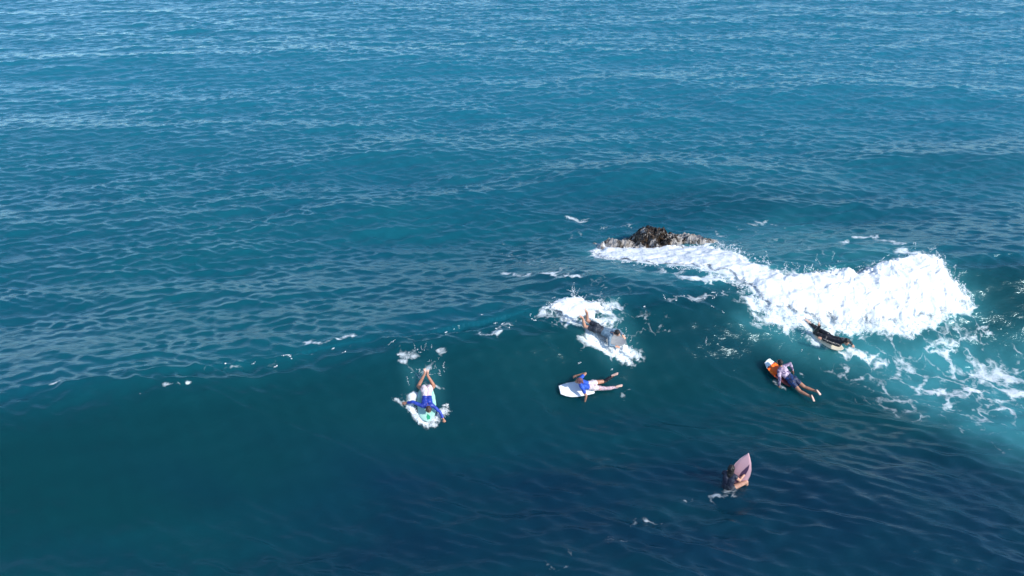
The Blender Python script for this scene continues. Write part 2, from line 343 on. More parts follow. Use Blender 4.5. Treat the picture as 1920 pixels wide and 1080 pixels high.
# turbulence where the water is white
C += foam*.05*fbm(XX*2.2, YY*2.2, 3, 55)*wide
V = np.empty((ny*nx, 3), np.float32); V[:, 0] = (XX+DX).ravel(); V[:, 1] = (YY+DY).ravel(); V[:, 2] = (Z+C).ravel()
idx = np.arange(ny*nx, dtype=np.int32).reshape(ny, nx)
Q = np.stack([idx[:-1, :-1], idx[:-1, 1:], idx[1:, 1:], idx[1:, :-1]], -1).reshape(-1, 4)
def grid_mesh(name, V, Q):
    me = bpy.data.meshes.new(name); me.vertices.add(len(V)); me.vertices.foreach_set('co', V.ravel())
    me.loops.add(Q.size); me.loops.foreach_set('vertex_index', Q.ravel().astype(np.int32)); me.polygons.add(len(Q))
    me.polygons.foreach_set('loop_start', np.arange(0, Q.size, 4, dtype=np.int32)); me.update(calc_edges=True); me.shade_smooth(); return me
me = grid_mesh('sea', V, Q)
for nm, arr in (('foam', foam), ('aerate', aer), ('dark_water', dark_water), ('calm', calm)):
    at = me.attributes.new(nm, 'FLOAT', 'POINT'); at.data.foreach_set('value', arr.ravel().astype(np.float32))
me.materials.append(M_water)
sea = link(bpy.data.objects.new('sea', me)); tag(sea, 'blue green sea with a smooth wave rolling past a rock', 'sea', kind='structure')
def ZS(x, y):                       # real surface height, nearest vertex
    i = min(max(np.searchsorted(ys, y), 0), ny-1); j = min(max(np.searchsorted(xs, x), 0), nx-1); return float(Z[i, j]+C[i, j])
def ZSv(x, y):
    i = np.clip(np.searchsorted(ys, y), 0, ny-1); j = np.clip(np.searchsorted(xs, x), 0, nx-1); return Z[i, j]+C[i, j]
print('sea verts', len(V))

# ---------------------------------------------------------------- broken white water
def whitewater(name, polys, thick, step, label, seed, ramp=.45):
    allp = np.concatenate([np.array(p) for p in polys]); m = .5
    gx = np.arange(allp[:, 0].min()-m, allp[:, 0].max()+m, step); gy = np.arange(allp[:, 1].min()-m, allp[:, 1].max()+m, step)
    GX, GY = np.meshgrid(gx, gy); wx = GX+.30*fbm(GX*1.8, GY*1.8, 6, seed, .62); wy = GY+.30*fbm(GX*1.8, GY*1.8, 6, seed+9, .62)
    sd = np.full(GX.shape, -9.)
    for p in polys: sd = np.maximum(sd, poly_sd(wx, wy, p))
    T = thick(GX, GY)
    prof = np.clip((sd+.10)/ramp, 0, 1)**.6
    bl = (billow(GX*1.1+.5*fbm(GX, GY, 2, seed+60), GY*1.3+.5*fbm(GX, GY, 2, seed+61), 6, seed+20, .62)-.4)/2.2
    lum = prof*T*(.63+.26*bl)-.03
    lum = lum-.22*(1-sst(-.14, .02, sd)); lum = np.where(sd > -.14, lum, -1)
    z = ZSv(GX, GY)
    k = lum > -.9
    keep = k[:-1, :-1] & k[1:, :-1] & k[:-1, 1:] & k[1:, 1:]
    off = .08*prof*T
    VX = GX+off*gnoise(GX*2.3, GY*2.3, seed+40)*2; VY = GY-off*(gnoise(GX*2.3+9, GY*2.3, seed+41)*2+.8*prof)
    id_ = np.arange(GX.size).reshape(GX.shape)
    q = np.stack([id_[:-1, :-1], id_[:-1, 1:], id_[1:, 1:], id_[1:, :-1]], -1)[keep].reshape(-1, 4)
    used = np.unique(q); rm = np.full(GX.size, -1); rm[used] = np.arange(len(used))
    vv = np.stack([VX.ravel(), VY.ravel(), (z+lum).ravel()], -1)[used].astype(np.float32)
    me = grid_mesh(name, vv, rm[q]); thin = 1-sst(-.02, .42, sd).ravel()[used]
    at = me.attributes.new('thin', 'FLOAT', 'POINT'); at.data.foreach_set('value', thin.astype(np.float32))
    me.materials.append(M_foam); o = link(bpy.data.objects.new(name, me)); tag(o, label, 'foam', kind='stuff')
    return o
tc = hit(1640, 560)
def th_main(x, y):
    a = .46*np.exp(-((x-tc[0]-1.4)/4.4)**4); return .16+a
whitewater('whitewater', [WWp], th_main, .032, 'thick white broken wave tumbling right of the rock', 300)
SP = P([(1022, 580), (1045, 560), (1075, 552), (1110, 566), (1150, 575), (1140, 588), (1120, 592), (1140, 604), (1128, 612), (1100, 606), (1065, 592), (1040, 588)])
SP2 = P([(1098, 622), (1118, 632), (1132, 650), (1160, 668), (1186, 672), (1196, 660), (1176, 652), (1166, 636), (1155, 625), (1160, 645), (1140, 646), (1115, 628)])
whitewater('splash', [SP, SP2], lambda x, y: .22+0*x, .025, 'white splash thrown up behind and below the paddler on the grey board', 340, .25)
SN = P([(770, 742), (772, 770), (790, 792), (806, 797), (826, 786), (836, 772), (826, 760), (822, 772), (808, 784), (792, 782), (780, 765), (778, 745)])
whitewater('splash', [SN], lambda x, y: .10+0*x, .02, 'ring of white foam pushed up before the green board', 360, .2)

def drops(name, specs, label, seed):
    specs = [(a, int(n*(.8 if h > 0 else .36)), sp*(.7 if h > 0 else 1), h*.62, r0*.7, r1*(.48 if h > 0 else .7)) for a, n, sp, h, r0, r1 in specs]
    """specs: polyline px, count, spread m, height m, radius range"""
    r = random.Random(seed); vs = []; fs = []
    ico = [(0, 0, 1), (.894, 0, .447), (.276, .851, .447), (-.724, .526, .447), (-.724, -.526, .447), (.276, -.851, .447), (.724, .526, -.447), (-.276, .851, -.447), (-.894, 0, -.447), (-.276, -.851, -.447), (.724, -.526, -.447), (0, 0, -1)]
    icf = [(0, 1, 2), (0, 2, 3), (0, 3, 4), (0, 4, 5), (0, 5, 1), (1, 6, 2), (2, 7, 3), (3, 8, 4), (4, 9, 5), (5, 10, 1), (6, 7, 2), (7, 8, 3), (8, 9, 4), (9, 10, 5), (10, 6, 1), (11, 7, 6), (11, 8, 7), (11, 9, 8), (11, 10, 9), (11, 6, 10)]
    for pts, n, sp, hh, r0, r1 in specs:
        p = P(pts); L = [np.linalg.norm(b-a) for a, b in zip(p[:-1], p[1:])]; tot = sum(L)
        i = 0
        while i < n:
            t = r.random()*tot; j = 0
            while j < len(L)-1 and t > L[j]: t -= L[j]; j += 1
            q = p[j]+(p[j+1]-p[j])*t/L[j]
            cx, cy = q[0]+r.gauss(0, sp), q[1]+r.gauss(0, sp)
            cz = abs(r.gauss(0, 1))*hh
            # droplets come in strings flung from one spot
            m = r.randint(2, 16); dx, dy, dz = r.gauss(0, .009), r.gauss(0, .009), abs(r.gauss(0, .012))
            for kk in range(m):
                rad = r0+(r1-r0)*r.random()**3
                x, y = cx+dx*kk+r.gauss(0, .012), cy+dy*kk+r.gauss(0, .012); z = ZS(x, y)+cz+dz*kk*(hh > .08)+.01
                o = len(vs); e = 1+r.random()*.8
                vs += [(x+a*rad*e, y+b*rad, z+c*rad) for a, b, c in ico]; fs += [(a+o, b+o, c+o) for a, b, c in icf]; i += 1
    o = mesh_obj(name, vs, fs, M_drop); tag(o, label, 'spray', kind='stuff'); return o
drops('spray', [([(1345, 468), (1400, 492), (1470, 512), (1540, 514), (1600, 510), (1660, 500), (1740, 484)], 2600, .12, .28, .006, .028),
                ([(1740, 484), (1780, 525), (1822, 572)], 2200, .08, .20, .006, .03),
                ([(1822, 572), (1785, 585), (1765, 602), (1722, 612), (1705, 630), (1650, 615), (1590, 620), (1530, 608)], 2600, .13, .12, .006, .03),
                ([(1530, 608), (1480, 597), (1432, 570), (1400, 540), (1360, 520)], 2600, .16, .12, .006, .026),
                ([(1420, 590), (1460, 605), (1520, 625)], 900, .18, .02, .006, .02)], 'fine white spray flung from the edges of the broken wave', 3)
drops('spray', [([(1108, 470), (1165, 495), (1230, 503), (1300, 506), (1360, 520)], 1500, .12, .08, .006, .026), ([(1300, 462), (1345, 468)], 500, .15, .2, .006, .03)], 'white spray along the foot of the rock', 4)
drops('spray', [([(1030, 578), (1060, 570), (1100, 572), (1140, 582)], 1500, .20, .16, .006, .024), ([(1072, 565), (1078, 560)], 300, .06, .40, .006, .022), ([(1110, 630), (1150, 660), (1190, 665)], 900, .12, .07, .006, .022), ([(1165, 620), (1175, 640)], 200, .12, .06, .006, .02)],
      'droplets thrown up around the paddler on the grey board', 5)
drops('spray', [([(772, 745), (774, 770), (800, 794), (836, 775)], 500, .07, .04, .005, .018), ([(755, 665), (830, 658)], 120, .2, .01, .006, .018), ([(760, 700), (840, 690)], 220, .15, .02, .006, .018), ([(838, 765), (836, 782)], 120, .04, .03, .006, .018)], 'droplets around the paddler on the green board', 6)
drops('foam_flecks', [([(380, 690), (520, 672), (700, 640), (900, 612), (1030, 578)], 330, .22, .0, .008, .026), ([(900, 625), (1100, 640), (1180, 655)], 160, .5, .0, .008, .02), ([(1180, 560), (1385, 545)], 170, .35, .0, .008, .024), ([(1430, 640), (1600, 680)], 60, .6, .0, .008, .018), ([(690, 650), (760, 700)], 60, .4, 0, .008, .02), ([(1290, 580), (1420, 640)], 80, .6, 0, .008, .018)], 'small white foam flecks scattered on the wave face', 8)

# ---------------------------------------------------------------- rock
def rock():
    g = NT(mat('wet_rock', (.2, .18, .16), .55)); m = g.t and bpy.data.materials['wet_rock']
    geo = g.n('NewGeometry'); pos = geo.outputs['Position']; sep = g.n('SeparateXYZ'); g.l(pos, sep.inputs[0])
    n1 = g.noise(pos, 2.6, 6, .65); n2 = g.noise(pos, 9, 5, .7); v = g.n('TexVoronoi', feature='DISTANCE_TO_EDGE', _Scale=2.6); g.l(n1.outputs['Color'], v.inputs['Vector'])
    col = g.mix(g.mr(n1.outputs[0], .38, .54), (.085, .068, .05), (.40, .37, .34))
    col = g.mix(g.mr(n2.outputs[0], .55, .66), col, (.025, .02, .015))
    # water draining off in white sheets low on the rock
    st = g.n('Mapping'); g.l(pos, st.inputs[0]); st.inputs['Scale'].default_value = (2.2, .8, .5)
    wn = g.noise(st.outputs[0], 1.5, 5, .6).outputs[0]
    low = g.math('SUBTRACT', wn, g.math('MULTIPLY', g.math('SUBTRACT', sep.outputs[2], .25), .42))
    col = g.mix(g.mr(low, .49, .57), col, (.66, .70, .74))
    g.l(col, g.b.inputs['Base Color']); h = g.math('ADD', n1.outputs[0], g.math('MULTIPLY', n2.outputs[0], .4))
    bp = g.n('Bump', _Strength=.9, _Distance=.09); g.l(h, bp.inputs['Height']); g.l(bp.outputs[0], g.b.inputs['Normal'])
    step = .075; c = px_z(1228, 470, .1)
    gx = np.arange(-2.9, 3.0, step); gy = np.arange(-1.5, 1.5, step); GX, GY = np.meshgrid(gx, gy)
    wx = GX+.30*fbm(GX*1.1, GY*1.1, 3, 400); wy = GY+.30*fbm(GX*1.1+5, GY*1.1, 3, 410)
    def lump(cx, cy, rx, ry, h, p=2.2): return h*np.clip(1-(np.abs((wx-cx)/rx)**p+np.abs((wy-cy)/ry)**p), -1, 1)
    h = np.maximum.reduce([lump(-.18, .25, .92, .62, .86, 3.4), lump(.35, .1, 1.7, .95, .60), lump(-1.6, -.05, 1.0, .66, .50), lump(1.7, .15, 1.35, .70, .60), lump(-.3, -.35, 1.2, .75, .56), lump(.75, -.5, .7, .5, .50), lump(-1.1, -.4, .5, .5, .44), lump(-2.1, .2, .7, .5, .18), lump(.9, -.3, .8, .5, .42)])
    cr = 1-np.abs(gnoise(wx*1.8, wy*1.3, 420))*2.4; cr2 = 1-np.abs(gnoise(wx*4.1, wy*3.3, 430))*2.2
    h = h+.20*cr+.15*cr2+.05*fbm(GX*9, GY*9, 3, 440)-.13
    h = np.round(h/.11)*.11*.35+h*.65                   # broken ledges
    VX = GX+c[0]+.07*gnoise(GX*3, h*4, 450); VY = GY+c[1]+.10*gnoise(GX*2.5, h*5, 451); VZ = np.maximum(h, -.6)+.0
    id_ = np.arange(GX.size).reshape(GX.shape); Q = np.stack([id_[:-1, :-1], id_[:-1, 1:], id_[1:, 1:], id_[1:, :-1]], -1).reshape(-1, 4)
    root = link(bpy.data.objects.new('sea_rock', None)); root.location = (c[0], c[1], 0); tag(root, 'rugged grey brown rock washed by white foam', 'rock')
    inv = np.array([c[0], c[1], 0])
    me = grid_mesh('stone', (np.stack([VX, VY, VZ], -1).reshape(-1, 3)-inv).astype(np.float32), Q); me.materials.append(m); me.shade_flat()
    o = link(bpy.data.objects.new('stone', me)); o.parent = root
    # dark seaweed hanging over the cap
    mk = mat('seaweed', (.035, .022, .010), .35); gk = NT(mk); p2 = gk.n('NewGeometry').outputs['Position']; nn = gk.noise(p2, 4, 3)
    gk.l(gk.mix(gk.mr(nn.outputs[0], .45, .62), (.014, .012, .010), (.075, .045, .022)), gk.b.inputs['Base Color'])
    rr = random.Random(11); vs = []; fs = []
    def hz(x, y):
        j = int(round((x+2.9)/step)); i = int(round((y+1.5)/step)); i = min(max(i, 0), GX.shape[0]-1); j = min(max(j, 0), GX.shape[1]-1)
        return VX[i, j]-c[0], VY[i, j]-c[1], h[i, j]
    for k in range(210):
        if rr.random() < .86: x, y = rr.gauss(-.2, .36), rr.gauss(.15, .30); ln = rr.uniform(.15, .42)
        else: x, y = rr.gauss(.1, 1.1), rr.gauss(-.1, .4); ln = rr.uniform(.1, .3)
        X0, Y0, Z0 = hz(x, y)
        if Z0 < .60: continue
        e = .06; gx_ = (hz(x+e, y)[2]-hz(x-e, y)[2]); gy_ = (hz(x, y+e)[2]-hz(x, y-e)[2]); n_ = math.hypot(gx_, gy_)+1e-6
        d = math.atan2(-gy_/n_+rr.gauss(0, .4), -gx_/n_+rr.gauss(0, .4)); wd = rr.uniform(.018, .05); m_ = 6; o_ = len(vs)
        for q in range(m_+1):
            t = q/m_; xx = x+math.cos(d)*ln*t; yy = y+math.sin(d)*ln*t; a, b, z = hz(xx, yy); z += .035+.05*math.sin(math.pi*t)*rr.random(); ww = wd*(1-.7*t*t)*(1+.3*rr.random())
            for sgn in (-1, 1): vs.append((a-math.sin(d)*ww*sgn, b+math.cos(d)*ww*sgn, z+.012*sgn))
        fs += [(o_+2*q, o_+2*q+1, o_+2*q+3, o_+2*q+2) for q in range(m_)]
    kw = mesh_obj('seaweed', vs, fs, mk, root); kw['kind'] = 'stuff'; sm = kw.modifiers.new('t', 'SOLIDIFY'); sm.thickness = .012
rock()
#PEOPLE
# ---------------------------------------------------------------- people and boards
class Body:
    """tapered capsules and ellipsoids fused into one continuous skin by a voxel remesh"""
    def __init__(s): s.bm = bmesh.new()
    def cap(s, a, b, ra, rb, n=16, flat=None):
        a = Vector(a); b = Vector(b); d = b-a; L = d.length or 1e-4; q = (d/L).to_track_quat('Z', 'Y')
        rings = []
        prof = [(-math.cos(t)*ra, math.sin(t)*ra) for t in [math.pi/2*i/5 for i in range(1, 6)]]+[(L+math.sin(t)*rb, math.cos(t)*rb) for t in [math.pi/2*i/5 for i in range(0, 5)]]
        for z, r in prof:
            rings.append([s.bm.verts.new(a+q @ Vector((r*math.cos(2*math.pi*k/n), r*math.sin(2*math.pi*k/n), z))) for k in range(n)])
        p0 = s.bm.verts.new(a+q @ Vector((0, 0, -ra))); p1 = s.bm.verts.new(a+q @ Vector((0, 0, L+rb)))
        for i in range(len(rings)-1):
            for k in range(n): s.bm.faces.new((rings[i][k], rings[i][(k+1) % n], rings[i+1][(k+1) % n], rings[i+1][k]))
        for k in range(n): s.bm.faces.new((p0, rings[0][(k+1) % n], rings[0][k])); s.bm.faces.new((p1, rings[-1][k], rings[-1][(k+1) % n]))
    def ell(s, c, r, rot=None):
        M = Matrix.Translation(c) @ (rot.to_4x4() if rot else Matrix.Identity(4)) @ Matrix.Diagonal((*r, 1))
        bmesh.ops.create_uvsphere(s.bm, u_segments=20, v_segments=14, radius=1, matrix=M)
    def build(s, name, mats, parent, voxel=.008, smooth=4, matfn=None, ragged=0):
        me = bpy.data.meshes.new('tmp'); s.bm.to_mesh(me); s.bm.free(); o = link(bpy.data.objects.new('tmp', me))
        m = o.modifiers.new('r', 'REMESH'); m.mode = 'VOXEL'; m.voxel_size = voxel
        m = o.modifiers.new('s', 'SMOOTH'); m.iterations = smooth; m.factor = .5
        dg = bpy.context.evaluated_depsgraph_get(); me2 = bpy.data.meshes.new_from_object(o.evaluated_get(dg)); bpy.data.objects.remove(o)
        me2.name = name; me2.shade_smooth(); me2.materials.clear()
        for q in mats: me2.materials.append(q)
        if ragged:
            for v in me2.vertices: v.co += v.normal*ragged*mnoise.fractal(v.co*18, 1, 2, 3)
        if matfn:
            for p in me2.polygons: p.material_index = matfn(p.center)
        r = link(bpy.data.objects.new(name, me2)); r.parent = parent; return r
def V3(p): return Vector(p)
def hand(B, wr, d, n, sgn, curl=.35):
    """palm, four bent fingers and a thumb leaving the side of the palm; d points to the fingertips, n out of the palm"""
    d = V3(d).normalized(); n = (V3(n)-d*V3(n).dot(d)).normalized(); sd = d.cross(n)*sgn
    wr = V3(wr)
    for k in (-1, -.33, .33, 1): B.cap(wr+d*.02+sd*k*.018, wr+d*.085+sd*k*.030, .017, .013, 10)
    for k, ln in ((-1, .070), (-.36, .080), (.30, .074), (.95, .058)):
        p = wr+d*.092+sd*k*.031; u = (d+n*curl*.5+sd*k*.12).normalized(); q = p+u*ln*.5; u2 = (d+n*curl*1.6+sd*k*.1).normalized(); r_ = q+u2*ln*.5
        B.cap(p, q, .0098, .0090, 8); B.cap(q, r_, .0090, .0078, 8)
    p = wr+d*.032-sd*.026; u = (d*.62-sd*.72+n*.25).normalized(); q = p+u*.042; B.cap(p, q, .014, .011, 8); B.cap(q, q+(d*.85-sd*.3+n*.35).normalized()*.034, .011, .0088, 8)
def foot(B, an, toe, sole):
    """toe = direction of the toes, sole = direction the sole faces"""
    an = V3(an); t = V3(toe).normalized(); s_ = (V3(sole)-t*V3(sole).dot(t)).normalized(); sd = t.cross(s_)
    heel = an-t*.045+s_*.045
    B.cap(an, heel, .034, .030, 12)
    for k in (-1, 0, 1): B.cap(heel+t*.03+sd*k*.010, an+t*.125+s_*.052+sd*k*.026, .026, .019, 10); 
    B.cap(an+s_*.005, an+t*.10+s_*.040, .036, .022, 12)
    for i, k in enumerate((-1.45, -.72, 0, .68, 1.3)): B.cap(an+t*.135+s_*.055+sd*k*.024, an+t*(.172-.010*abs(i-1))+s_*.055+sd*k*.025, .0105, .0088, 8)
def head(B, c, fw, up):
    c = V3(c); f = V3(fw).normalized(); u = (V3(up)-f*V3(up).dot(f)).normalized(); sd = f.cross(u)
    rot = Matrix((f, sd, u)).transposed()
    B.ell(c+u*.025-f*.012, (.098, .078, .092), rot); B.ell(c+f*.022-u*.035, (.066, .062, .078), rot)
    B.cap(c+f*.055-u*.085, c+f*.066-u*.088, .028, .024, 10)                            # chin
    B.cap(c+f*.088+u*.008, c+f*.108-u*.028, .009, .014, 8)                              # nose
    B.cap(c+f*.082-u*.058+sd*.018, c+f*.082-u*.058-sd*.018, .0095, .0095, 8)            # lips
    for k in (-1, 1):
        B.cap(c+f*.078+u*.018+sd*k*.012, c+f*.070+u*.020+sd*k*.045, .011, .010, 8)      # brows
        B.ell(c-f*.005-u*.012+sd*k*.078, (.018, .010, .032), rot)                       # ears
        B.ell(c+f*.050-u*.030+sd*k*.036, (.030, .026, .030), rot)                       # cheeks
    return c, f, u, sd
skin_n = 0
def skin_mat(name, col):
    m = mat(name, col, .38); g = NT(m); p = g.n('NewGeometry').outputs['Position']; n = g.noise(p, 14, 3)
    g.l(g.mix(g.mr(n.outputs[0], .35, .65), tuple(c*.88 for c in col), tuple(min(1, c*1.1) for c in col)), g.b.inputs['Base Color'])
    g.b.inputs['Subsurface Weight'].default_value = .12; g.b.inputs['Subsurface Radius'].default_value = (.02, .008, .004); return m
def cloth_mat(name, c1, c2, scale=9, lo=.48, hi=.54, rough=.55, dist=1.0):
    m = mat(name, c1, rough); g = NT(m); tc = g.n('TexCoord').outputs['Object']; n = g.noise(tc, scale, 3, .55, dist)
    g.l(g.mix(g.mr(n.outputs[0], lo, hi), c1, c2), g.b.inputs['Base Color'])
    n2 = g.noise(tc, 22, 3); bp = g.n('Bump', _Strength=.6, _Distance=.012); g.l(n2.outputs[0], bp.inputs['Height']); g.l(bp.outputs[0], g.b.inputs['Normal']); return m
M_eye = mat('eye_dark', (.015, .012, .01), .2); M_lip = mat('lip', (.42, .14, .11), .4); M_sole = skin_mat('sole_skin', (.72, .47, .38))

def person(J, label, skin, hairspec, clothes, M):
    """J: joints in metres in the person's own frame (x forward, y left, z up); M: world matrix"""
    root = link(bpy.data.objects.new('person', None)); root.matrix_world = M; tag(root, label, 'person')
    B = Body(); seg = {}
    def put(k, a, b, ra, rb): seg.setdefault(k, []).append((V3(a), V3(b), ra, rb))
    g = {k: V3(v) for k, v in J.items() if not k.startswith('_')}
    hl, hr, sl_, sr = g['hipL'], g['hipR'], g['shL'], g['shR']; pel = (hl+hr)/2; nk = g['neck']; ch = g['chest']; wa = g['waist']
    lat = (sl_-sr).normalized(); hlat = (hl-hr).normalized()
    put('hips', hl, hr, .098, .098); put('hips', pel+hlat*.05, wa+hlat*.045, .10, .092); put('hips', pel-hlat*.05, wa-hlat*.045, .10, .092)
    bk = J.get('_back', Vector((0, 0, 1)))
    put('hips', hl*.9+pel*.1+V3(bk)*.035-(wa-pel).normalized()*.03, hl+V3(bk)*.03-(wa-pel).normalized()*.06, .082, .07); put('hips', hr*.9+pel*.1+V3(bk)*.035-(wa-pel).normalized()*.03, hr+V3(bk)*.03-(wa-pel).normalized()*.06, .082, .07)
    for k in (-1, 1):
        put('torso', wa+hlat*k*.05, ch+lat*k*.066, .088, .100); put('torso', ch+lat*k*.066, (sl_ if k > 0 else sr)*.62+(ch+(nk-ch)*.6)*.38, .100, .072)
        put('torso', nk+(ch-nk)*.15, (sl_ if k > 0 else sr), .052, .058)
    put('neck', ch*.35+nk*.65, V3(J['head'])+(nk-V3(J['head']))*.35, .054, .050)
    for sd, s_ in (('L', 1), ('R', -1)):
        sh, e, w_ = g['sh'+sd], g['el'+sd], g['wr'+sd]
        put('arm'+sd, sh, e, .053, .040); put('fore'+sd, e, e*.6+w_*.4, .040, .038); put('fore'+sd, e*.6+w_*.4, w_, .038, .026)
        h_, k, a = g['hip'+sd], g['kn'+sd], g['an'+sd]
        put('thigh'+sd, h_, k, .088, .057); put('shin'+sd, k, k*.68+a*.32, .056, .056); put('shin'+sd, k*.68+a*.32, a, .056, .034)
    for k, L in seg.items():
        for a, b, ra, rb in L: B.cap(a, b, ra, rb)
    for sd, s_ in (('L', 1), ('R', -1)):
        hd = J.get('_hand'+sd); d, n = hd if hd else ((g['wr'+sd]-g['el'+sd]), (0, 0, -1))
        hand(B, g['wr'+sd], d, n, s_)
        toe, sole = J.get('_foot'+sd, ((-1, 0, -.2), (-.2, 0, 1))); foot(B, g['an'+sd], toe, sole)
    c, f, u, s2 = head(B, J['head'], *J['_face'])
    eyes = [c+f*.083+u*.004+s2*k*.031 for k in (-1, 1)]; lips = c+f*.090-u*.058
    soles = [(g['an'+sd]+V3(J.get('_foot'+sd, ((-1, 0, -.2), (-.2, 0, 1)))[0]).normalized()*.05, V3(J.get('_foot'+sd, ((-1, 0, -.2), (-.2, 0, 1)))[1]).normalized()) for sd in 'LR']
    def mf(p):
        for e in eyes:
            if (p-e).length < .014: return 1
        q = p-lips
        if abs(q.dot(u)) < .009 and abs(q.dot(s2)) < .024 and q.dot(f) > -.03: return 2
        for a, s_ in soles:
            if (p-a).length < .16 and (p-a).dot(s_) > .042: return 3
        return 0
    B.build('body', [skin, M_eye, M_lip, M_sole], root, .0075, 3, mf)
    for nm, mt, parts, grow, lb in clothes:
        B = Body()
        for k in parts:
            fr = 1.0
            if isinstance(k, tuple): k, fr = k
            tot = len(seg[k])
            for i, (a, b, ra, rb) in enumerate(seg[k]):
                ff = fr
                bb = a+(b-a)*ff; B.cap(a, bb, ra+grow, ra+(rb-ra)*ff+grow)
        o = B.build(nm, [mt], root, .010, 2, None, .010)
        if lb: o['label'] = lb
    # hair
    hm, style = hairspec; B = Body(); rot = Matrix((f, s2, u)).transposed()
    if style == 'hood':
        B.ell(c+u*.028-f*.022, (.106, .090, .100), rot); B.cap(c-f*.05-u*.03, c-f*.055-u*.12, .07, .06)
    else:
        B.ell(c+u*.042-f*.030, (.100, .086, .090), rot); B.ell(c+u*.0-f*.055, (.062, .078, .085), rot)
        rr = random.Random(5)
        for i in range(46):
            a = rr.uniform(-2.5, 2.5); e = rr.uniform(0, 1.2); q = c+u*.03-f*.02+(-f*math.cos(a)*.092+s2*math.sin(a)*.082)*math.cos(e)+u*math.sin(e)*.088
            B.cap(q, q+(-f*.03-u*.018+s2*rr.uniform(-.02, .02)), .015, .007, 6)
        if style == 'short':
            pass
        elif style == 'long':
            for i in range(26):
                a = rr.uniform(-1.25, 1.25); q = c-f*.06*math.cos(a)+s2*math.sin(a)*.075-u*.01; L = rr.uniform(.30, .44)
                m1 = q-u*L*.5-f*.035+s2*rr.uniform(-.01, .01); B.cap(q, m1, .024, .022, 7); B.cap(m1, q-u*L-f*.03+s2*rr.uniform(-.02, .02), .022, .009, 7)
        elif style == 'tail':
            q = c-f*.09+u*.02; d = V3(J['_tail']); B.cap(q, q+d*.5, .032, .034); B.cap(q+d*.5, q+d, .034, .012)
    B.build('hood' if style == 'hood' else 'hair', [hm], root, .008, 2, None, .012)
    return root

def board(label, cat, outline, L, W, T, M, rocker, deck, rail, marks=(), slick=None, name='bodyboard'):
    """outline: half width (0..1) at stations from tail (0) to nose (1)"""
    root = link(bpy.data.objects.new(name, None)); root.matrix_world = M; tag(root, label, cat)
    n, m = 44, 18; vt = []; vb = []
    def hw(t): return np.interp(t, [a for a, b in outline], [b for a, b in outline])*W/2
    def zr(t): return rocker*max(0, (t-.55)/.45)**2+rocker*.15*max(0, (.2-t)/.2)**2
    def surf(t, q, top): 
        e = max(0, 1-abs(q)**6); return (L*(t-.0), hw(t)*q, zr(t)+(T*(.35+.65*e) if top else T*.35*(1-e)))
    vs = []; fs = []
    for i in range(n+1):
        for j in range(m+1): vs.append(surf(i/n, -1+2*j/m, True))
    K = len(vs)
    for i in range(n+1):
        for j in range(m+1): x, y, z = surf(i/n, -1+2*j/m, False); vs.append((x, y*.94, z))
    top = []; bot = []; side = []
    for i in range(n):
        for j in range(m):
            a = i*(m+1)+j; b = a+m+1; top.append((a, b, b+1, a+1)); bot.append((K+a, K+a+1, K+b+1, K+b))
    for i in range(n):
        a = i*(m+1); b = a+m+1; side.append((a, K+a, K+b, b)); a += m; b += m; side.append((a, b, K+b, K+a))
    for j in range(m):
        a = j; side.append((a, a+1, K+a+1, K+a)); a = n*(m+1)+j; side.append((a, K+a, K+a+1, a+1))
    o = mesh_obj('shell', vs, top+bot+side, deck, root); me = o.data; me.materials.append(rail); me.materials.append(slick or rail)
    for k, p in enumerate(me.polygons): p.material_index = 0 if k < len(top) else (2 if k < len(top)+len(bot) else 1); p.use_smooth = k < len(top)+len(bot)
    for nm, pts, mt, up in marks:      # flat printed patches, laid 3 mm proud of the deck or the bottom
        v2 = []; f2 = []
        c = (sum(p[0] for p in pts)/len(pts), sum(p[1] for p in pts)/len(pts)); N = len(pts)*4; P_ = []
        for i in range(len(pts)):
            a, b = pts[i], pts[(i+1) % len(pts)]
            for k in range(4): P_.append((a[0]+(b[0]-a[0])*k/4, a[1]+(b[1]-a[1])*k/4))
        for s_ in range(6):
            for p in P_:
                t = c[0]+(p[0]-c[0])*s_/5; q = c[1]+(p[1]-c[1])*s_/5; x, y, z = surf(t, q, up); v2.append((x, y, z+(.003 if up else -.003)))
        for s_ in range(5):
            for k in range(N): f2.append((s_*N+k, s_*N+(k+1) % N, (s_+1)*N+(k+1) % N, (s_+1)*N+k))
        q = mesh_obj(nm, v2, f2, mt, root)
    return root
BB = [(0, .80), (.03, .86), (.25, .95), (.5, 1), (.70, .95), (.85, .80), (.97, .60), (1, .56)]            # square nosed bodyboard
RD = [(0, .62), (.03, .74), (.2, .92), (.45, 1), (.7, .92), (.85, .72), (.94, .48), (.985, .24), (1, .06)]
def frame(px_a, px_b, px_c, lift=.02, tilt=1.0, pitch=0, roll=0):
    """origin at the hips (px_c); x from px_a (feet) towards px_b (nose)"""
    o = hit(*px_c); a = hit(*px_a); b = hit(*px_b); d = Vector((b[0]-a[0], b[1]-a[1], 0)).normalized()
    n = normal_at(o[0], o[1], .5); n = (Vector((0, 0, 1))*(1-tilt)+n*tilt).normalized(); x = (d-n*d.dot(n)).normalized(); y = n.cross(x)
    zs = sum(ZS(o[0]+x.x*t, o[1]+x.y*t)-x.z*t for t in (0, .3, .6, .9))/4
    Mx = Matrix((x, y, n)).transposed().to_4x4(); Mx.translation = (o[0], o[1], zs+lift)
    return Mx @ Matrix.Rotation(R(pitch), 4, 'Y') @ Matrix.Rotation(R(roll), 4, 'X')
